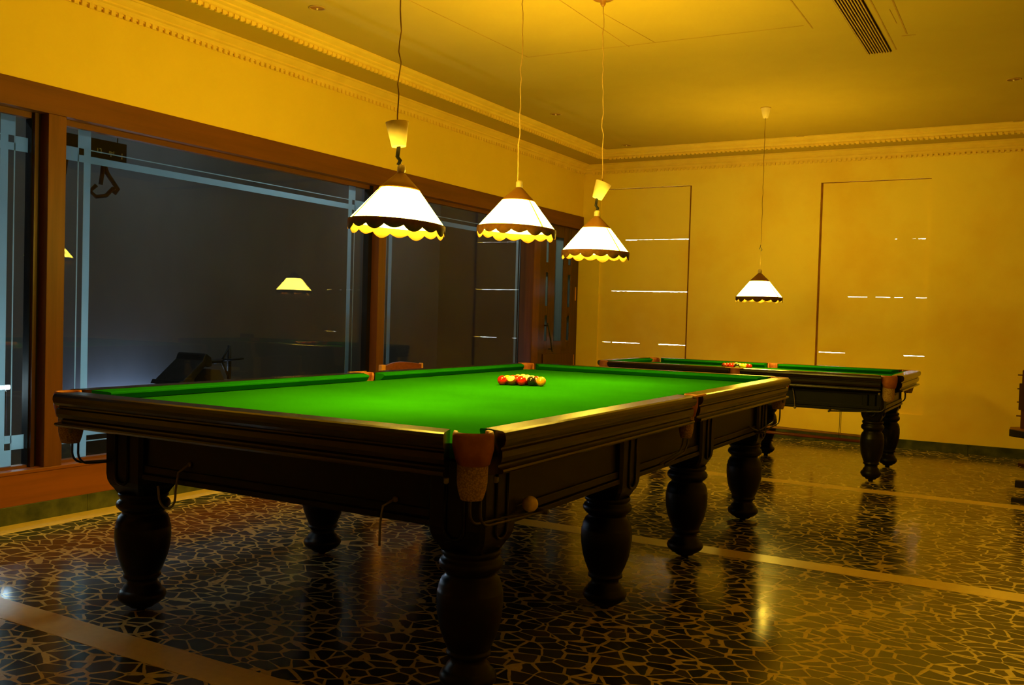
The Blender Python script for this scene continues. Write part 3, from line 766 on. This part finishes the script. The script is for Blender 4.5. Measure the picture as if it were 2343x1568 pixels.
# ------------------------------------------------------------------ balls
BC = {'red': (0.62, 0.012, 0.004), 'yellow': (0.85, 0.60, 0.03), 'brown': (0.16, 0.035, 0.01), 'black': (0.012, 0.012, 0.012), 'orange': (0.90, 0.32, 0.015), 'cream': (0.85, 0.62, 0.28), 'green': (0.01, 0.07, 0.02), 'maroon': (0.24, 0.02, 0.01)}
bm_cache = {}
def ball_mat(col, stripe):
    key = (col, stripe)
    if key in bm_cache: return bm_cache[key]
    m, nt, b = new_mat('ball_'+col+('_stripe' if stripe else ''))
    if stripe:
        tc = N(nt, 'ShaderNodeTexCoord'); sx_ = N(nt, 'ShaderNodeSeparateXYZ'); L(nt, tc.outputs['Object'], sx_.inputs[0])
        ab = N(nt, 'ShaderNodeMath', operation='ABSOLUTE'); L(nt, sx_.outputs['Z'], ab.inputs[0])
        L(nt, ramp(nt, ab.outputs[0], [(0.0, BC[col]), (0.0135, BC['cream'])], 'CONSTANT'), b.inputs['Base Color'])
    else:
        v = coords(nt); f_ = noise(nt, v, 40, 2)
        c_ = BC[col]; L(nt, ramp(nt, f_, [(0.3, tuple(x*0.95 for x in c_)), (0.7, c_)]), b.inputs['Base Color'])
    b.inputs['Roughness'].default_value = 0.12; b.inputs['Coat Weight'].default_value = 0.4; b.inputs['Coat Roughness'].default_value = 0.05
    bm_cache[key] = m; return m
def make_ball(loc, col, stripe, label, group, r=0.0265):
    o = MB().sphere((0, 0, 0), r, 24, 16).build('pool_ball', ball_mat(col, stripe))
    o.location = loc
    o.rotation_euler = (random.uniform(0.2, 1.2), random.uniform(-0.8, 0.8), random.uniform(0, 6))
    return tag(o, label, 'ball', group)
def rack(cx, cy, ang, zc, r, rows_, where, group):
    d = 2*r+0.0004
    for i, row in enumerate(rows_):
        for j, (col, stp, pos) in enumerate(row):
            lx = (j-i/2)*d; ly = -i*d*0.866
            x_ = cx+lx*math.cos(ang)-ly*math.sin(ang); y_ = cy+lx*math.sin(ang)+ly*math.cos(ang)
            make_ball((x_, y_, zc+r), col, stp, pos+' '+where, group, r)
# near table: base row faces the camera (towards -y)
rows1 = [[('cream', False, 'cream ball at the far apex of the racked balls')],
         [('red', True, 'red striped ball in the second row behind the apex'), ('cream', False, 'cream ball in the second row behind the apex')],
         [('maroon', False, 'maroon ball at the left of the middle row'), ('orange', True, 'orange striped ball in the centre of the rack'), ('green', True, 'green striped ball at the right of the middle row')],
         [('yellow', False, 'yellow ball at the left end of the fourth row'), ('red', False, 'plain red ball second in the fourth row'), ('red', True, 'red striped ball third in the fourth row'), ('brown', True, 'brown striped ball at the right end of the fourth row')],
         [('red', False, 'red ball at the left end of the front row'), ('brown', True, 'brown and cream striped ball second in the front row'), ('red', False, 'red ball in the middle of the front row'), ('black', False, 'black ball second from the right in the front row'), ('orange', False, 'orange yellow ball at the right end of the front row')]]
rack(-0.222, 0.518, 0.47, Z1-0.043, 0.0265, rows1, 'on the near table', 'racked balls on the near table')
rows2 = [[('cream', False, 'cream ball at the apex of the racked balls')],
         [('red', False, 'red ball at the left behind the apex'), ('black', False, 'black ball at the right behind the apex')],
         [('maroon', False, 'maroon ball at the left of the middle row'), ('yellow', False, 'yellow ball in the centre of the rack'), ('brown', True, 'brown striped ball at the right of the middle row')],
         [('red', False, 'red ball at the left end of the fourth row'), ('brown', False, 'brown ball second in the fourth row'), ('cream', True, 'cream ball third in the fourth row'), ('red', True, 'red striped ball at the right end of the fourth row')],
         [('maroon', False, 'dark maroon ball at the left end of the front row'), ('red', False, 'bright red ball second in the front row'), ('black', True, 'black striped ball in the middle of the front row'), ('yellow', False, 'bright yellow ball fourth in the front row'), ('red', False, 'red ball at the right end of the front row')]]
rack(-0.10, 4.28, 0.30, 0.843-0.043, 0.0265, rows2, 'on the far table', 'racked balls on the far table')
o = MB().sphere((0, 0, 0), 0.0265, 24, 16).build('cue_ball', ball_mat('cream', False)); o.location = (A1-0.083, -B1+0.104+0.385, Z1-0.20-0.105+0.0305)
tag(o, 'cream cue ball resting on the return rods below the near corner pocket', 'ball')

# ------------------------------------------------------------------ pendant lamps
def make_lamp(name, x, y, zr, label, tilt=(0, 0), cup=None, rib_ang=0.0, cord_mat='cord', rose=True, hook=False, wob=0.006, ceiling_cup=False):
    T = thing(name, label, 'pendant lamp', (x, y, zr), 0, 'fringed pendant lamps')
    hd_ = bpy.data.objects.new('lamp_head', None)
    tm = Matrix.Rotation(tilt[0], 4, 'X') @ Matrix.Rotation(tilt[1], 4, 'Y')
    R0, R1, H = 0.198, 0.082, 0.142
    MB().lathe([(R0, 0.0), (R1, H)], 0, 0, 0, 48, cap=False).build('lamp_shade', M['shade'], T, tf=tm)
    MB().lathe([(R0-0.003, 0.001), (R1-0.003, H)], 0, 0, 0, 48, cap=False).build('shade_lining', M['lining'], T, tf=tm)
    cap = MB().lathe([(R1+0.003, H-0.002), (R1+0.001, H+0.004), (0.060, H+0.026), (0.035, H+0.050), (0.016, H+0.068), (0.012, H+0.072)], 0, 0, 0, 32)
    cap.build('cap', M['brown_cap'], T, tf=tm)
    nk = MB().lathe([(0.013, H+0.068), (0.017, H+0.074), (0.017, H+0.095), (0.012, H+0.104)], 0, 0, 0, 16)
    nk.build('neck', M['cup'], T, tf=tm)
    # fringe band with scalloped edge
    n = 192; vs = []; fs = []
    for i in range(n):
        a = 2*PI*i/n; ph = (i % 12)/12.0; kk = (i//12) % 2
        sc_ = abs(math.sin(PI*ph)); dep = 0.023+(0.014*sc_ if kk else 0.022*sc_**0.8)
        for (r, z) in ((R0+0.001, 0.004), (R0+0.002, -0.010), (R0+0.001, -dep)):
            vs.append((r*math.cos(a), r*math.sin(a), z))
    for i in range(n):
        j = (i+1) % n
        for q in range(2): fs.append((i*3+q, j*3+q, j*3+q+1, i*3+q+1))
    MB().add(vs, fs, True).build('fringe', M['fringe'], T, tf=tm, solid=0.002)
    for t_ in (0, PI):
        a = rib_ang+t_; rb = MB()
        for off in (-0.016, 0.016):
            rb.tube([((R0+.001)*math.cos(a+off), (R0+.001)*math.sin(a+off), 0), ((R1+.001)*math.cos(a+off), (R1+.001)*math.sin(a+off), H)], 0.0022, 6)
        rb.build('seam', M['rib'], T, tf=tm)
    bl_ = MB().lathe([(0.010, 0.100), (0.013, 0.085), (0.024, 0.060), (0.029, 0.042), (0.024, 0.022), (0.010, 0.013), (0.001, 0.012)], 0, 0, 0, 12)
    bl_.build('bulb', M['bulb'], T, tf=tm)
    MB().lathe([(0.016, 0.096), (0.018, H+0.02)], 0, 0, 0, 12).build('lamp_holder', M['cup'], T, tf=tm)
    # cord to the ceiling
    top = ZC-zr; rr_ = random.Random(int(abs(y)*100)+3)
    z0 = H+0.10
    if cup:
        zc = z0+0.075
        MB().tube([(0, 0, z0), (0.006, 0.004, z0+0.018), (-0.006, 0, z0+0.034), (0, 0, zc+0.002)], 0.0085, 8).build('hook', M['black'], T)
        cm = Matrix.Translation((0, 0, zc)) @ Matrix.Rotation(cup[0], 4, 'X') @ Matrix.Rotation(cup[1], 4, 'Y')
        MB().lathe([(0.029, 0.0), (0.030, 0.003), (0.048, 0.100), (0.0465, 0.101), (0.044, 0.090), (0.02, 0.085)], 0, 0, 0, 24).build('ceiling_cup', M['cup'], T, tf=cm)
        z0 = zc+0.085
        ctr = cm @ Vector((0, 0, 0.085)); sx0, sy0, z0 = ctr.x, ctr.y, ctr.z
    else: sx0 = sy0 = 0
    if hook:
        MB().tube([(0, 0, z0), (0, 0, z0+0.10), (0.003, 0, z0+0.17)], 0.0014, 6).build('chain', M['cord'], T)
        MB().tube([(0, 0, z0+0.165), (0.012, 0, z0+0.175), (0.004, 0, z0+0.195), (-0.01, 0.0, z0+0.18), (0, 0, z0+0.22)], 0.003, 6).build('hook', M['metal_dark'], T)
        z0 += 0.21
    k = 26; pts = []
    for i in range(k+1):
        u = i/k; ee = math.sin(PI*u)**0.4 if 0 < u < 1 else 0
        pts.append((sx0*(1-u)+ee*rr_.uniform(-wob, wob), sy0*(1-u)+ee*rr_.uniform(-wob, wob), z0+(top-z0)*u))
    cc = MB().tube(pts, 0.0028 if not hook else 0.0022, 6)
    cc.build('cord', M[cord_mat], T)
    if ceiling_cup:
        MB().lathe([(0.022, top-0.088), (0.042, top-0.004), (0.044, top)], 0, 0, 0, 20).build('ceiling_rose', M['cup'], T)
        MB().lathe([(0.046, top-0.004), (0.046, top+0.0)], 0, 0, 0, 20).build('rose_ring', M['joint'], T)
    elif rose:
        MB().lathe([(0.006, top-0.055), (0.016, top-0.040), (0.018, top-0.018), (0.030, top-0.016), (0.060, top-0.012), (0.064, top-0.001)], 0, 0, 0, 24).build('ceiling_rose', M['brown_cap'], T)
    return T
YAW = 0.5193
make_lamp('pendant_lamp', 0, -0.99, 1.578, 'nearest pendant lamp over the near table, under an upright cream cup', tilt=(-0.045, 0.035), cup=(0.05, -0.08), rib_ang=-2.05, cord_mat='cord_brown', wob=0.009)
make_lamp('pendant_lamp', 0, 0.005, 1.650, 'middle pendant lamp over the near table, on a bare cord without cup', tilt=(-0.04, 0.02), rib_ang=-0.35)
make_lamp('pendant_lamp', 0, 0.955, 1.605, 'third pendant lamp over the near table, below a tilted cream cup', tilt=(-0.01, 0.01), cup=(-0.15, 0.34), rib_ang=-0.35)
make_lamp('pendant_lamp', 0.122, 4.135, 1.442, 'farthest pendant lamp, hanging above the smaller far table', rib_ang=-0.35, hook=True, wob=0.003, ceiling_cup=True, cord_mat='cord_brown')

# ------------------------------------------------------------------ ceiling fittings
def downlight(x, y, label):
    T = thing('downlight', label, 'downlight', (x, y, ZC), 0, 'unlit recessed ceiling downlights')
    MB().lathe([(0.052, 0.0), (0.053, -0.004), (0.044, -0.006), (0.042, -0.002)], 0, 0, 0, 28, cap=False).build('rim', M['vent'], T)
    MB().lathe([(0.0425, -0.001), (0.030, -0.0025), (0.001, -0.003)], 0, 0, 0, 24, cap=False).build('reflector', M['brown_cap'], T)
    MB().sphere((0, 0, -0.006), 0.008, 10, 6).build('lamp_capsule', M['cup'], T)
for x, y, lb in ((-1.69, 0.38, 'unlit round downlight nearest the viewer at the top left of the ceiling'), (-1.70, 3.66, 'unlit round downlight between the middle and third pendant cords'), (-1.694, 5.33, 'unlit round downlight in the far left ceiling corner'), (0.109, 5.53, 'unlit round downlight near the back wall right of the far pendant cord'), (2.045, 3.888, 'upper unlit round downlight at the right edge of the ceiling'), (2.03, 5.53, 'unlit round downlight by the back cornice at the right edge')):
    downlight(x, y, lb)
V = thing('air_vent', 'long slotted air vent set in the ceiling at the top right', 'air vent', (1.262, 1.4, ZC))
MB().box(-0.078, 0.078, -1.36, 1.36, -0.004, 0.0).build('backing', M['vent_dark'], V)
for k_ in range(9):
    xx = -0.068+k_*0.017
    MB().box(xx-0.0035, xx+0.0035, -1.36, 1.36, -0.012, -0.003).build('slat', M['vent'], V)

# ------------------------------------------------------------------ chair behind the near table
CH = thing('wooden_chair', 'reddish wooden chair with curved top rail behind the near table', 'chair', (-1.98, 1.74, 0), 0)
n = 14; vs = []; fs = []
for i in range(n+1):
    u = i/n; yy = -0.235+0.47*u; xx = 0.02-0.035*math.sin(PI*u)
    zt_ = 0.815+0.022*math.sin(PI*u)
    for (dx, z) in ((-0.010, 0.66), (0.010, 0.66), (0.010, zt_), (-0.010, zt_)): vs.append((xx+dx, yy, z))
for i in range(n):
    for j in range(4): q = (j+1) % 4; fs.append((i*4+j, i*4+q, i*4+4+q, i*4+4+j))
fs.append((0, 1, 2, 3)); fs.append((n*4+3, n*4+2, n*4+1, n*4))
MB().add(vs, fs).build('backrest', M['chair_wood'], CH, bevel=0.004)
for yy, w_ in ((-0.25, 0.030), (0.245, 0.012)):
    MB().box(0.0, 0.035, yy-w_, yy+w_*0.6, 0.40, 0.822, 0.004).build('back_post', M['pale_wood'], CH)
MB().box(-0.02, 0.42, -0.23, 0.23, 0.42, 0.455, 0.012).build('seat', M['chair_wood'], CH)
for lx in (0.015, 0.39):
    for ly in (-0.20, 0.20):
        MB().box(lx-0.018, lx+0.018, ly-0.018, ly+0.018, 0, 0.425, 0.004).build('leg', M['chair_wood'], CH)

# ------------------------------------------------------------------ cue stand and low rack at the right edge
CS = thing('cue_stand', 'dark red wooden cue stand with pegs and octagonal shelf at the right edge', 'cue stand', (2.27, 5.52, 0))
MB().box(-0.055, 0.055, -0.055, 0.055, 0.02, 0.34, 0.004).build('pillar', M['stand_wood'], CS)
oct_ = [(0.215*math.cos(PI/8+PI/4*i), 0.215*math.sin(PI/8+PI/4*i)) for i in range(8)]
MB().prism(oct_, 'z', 0.262, 0.325).build('shelf', M['black_foot'], CS, bevel=0.004)
MB().prism([(x*0.985, y*0.985) for x, y in oct_], 'z', 0.3255, 0.332).build('shelf_top', M['stand_top'], CS)
MB().box(-0.115, 0.115, -0.02, 0.02, 0.332, 0.86, 0.004).build('peg_board', M['stand_wood'], CS)
MB().box(-0.135, 0.135, -0.028, 0.028, 0.50, 0.74, 0.004).build('front_panel', M['wood_dark'], CS)
pg = MB()
for z in (0.445, 0.57, 0.69, 0.815):
    MB().tube([(-0.15, -0.01, z), (-0.10, -0.01, z)], 0.006, 8).build('peg', M['stand_wood'], CS)
MB().prism([(x*0.6, y*0.6) for x, y in oct_], 'z', 0.0, 0.025).build('base', M['stand_wood'], CS, bevel=0.003)
LR = thing('low_rack', 'low black two-board rack on the floor at the right edge', 'rack', (2.42, 3.42, 0))
MB().box(-0.26, 0.5, -0.03, 0.03, 0.0, 0.030, 0.003).build('foot_board', M['black_foot'], LR)
MB().box(-0.245, 0.5, 0.18, 0.24, 0.075, 0.125, 0.003).build('upper_board', M['black_foot'], LR)
MB().box(0.2, 0.25, -0.03, 0.24, 0.0, 0.12, 0.003).build('upright', M['black_foot'], LR)
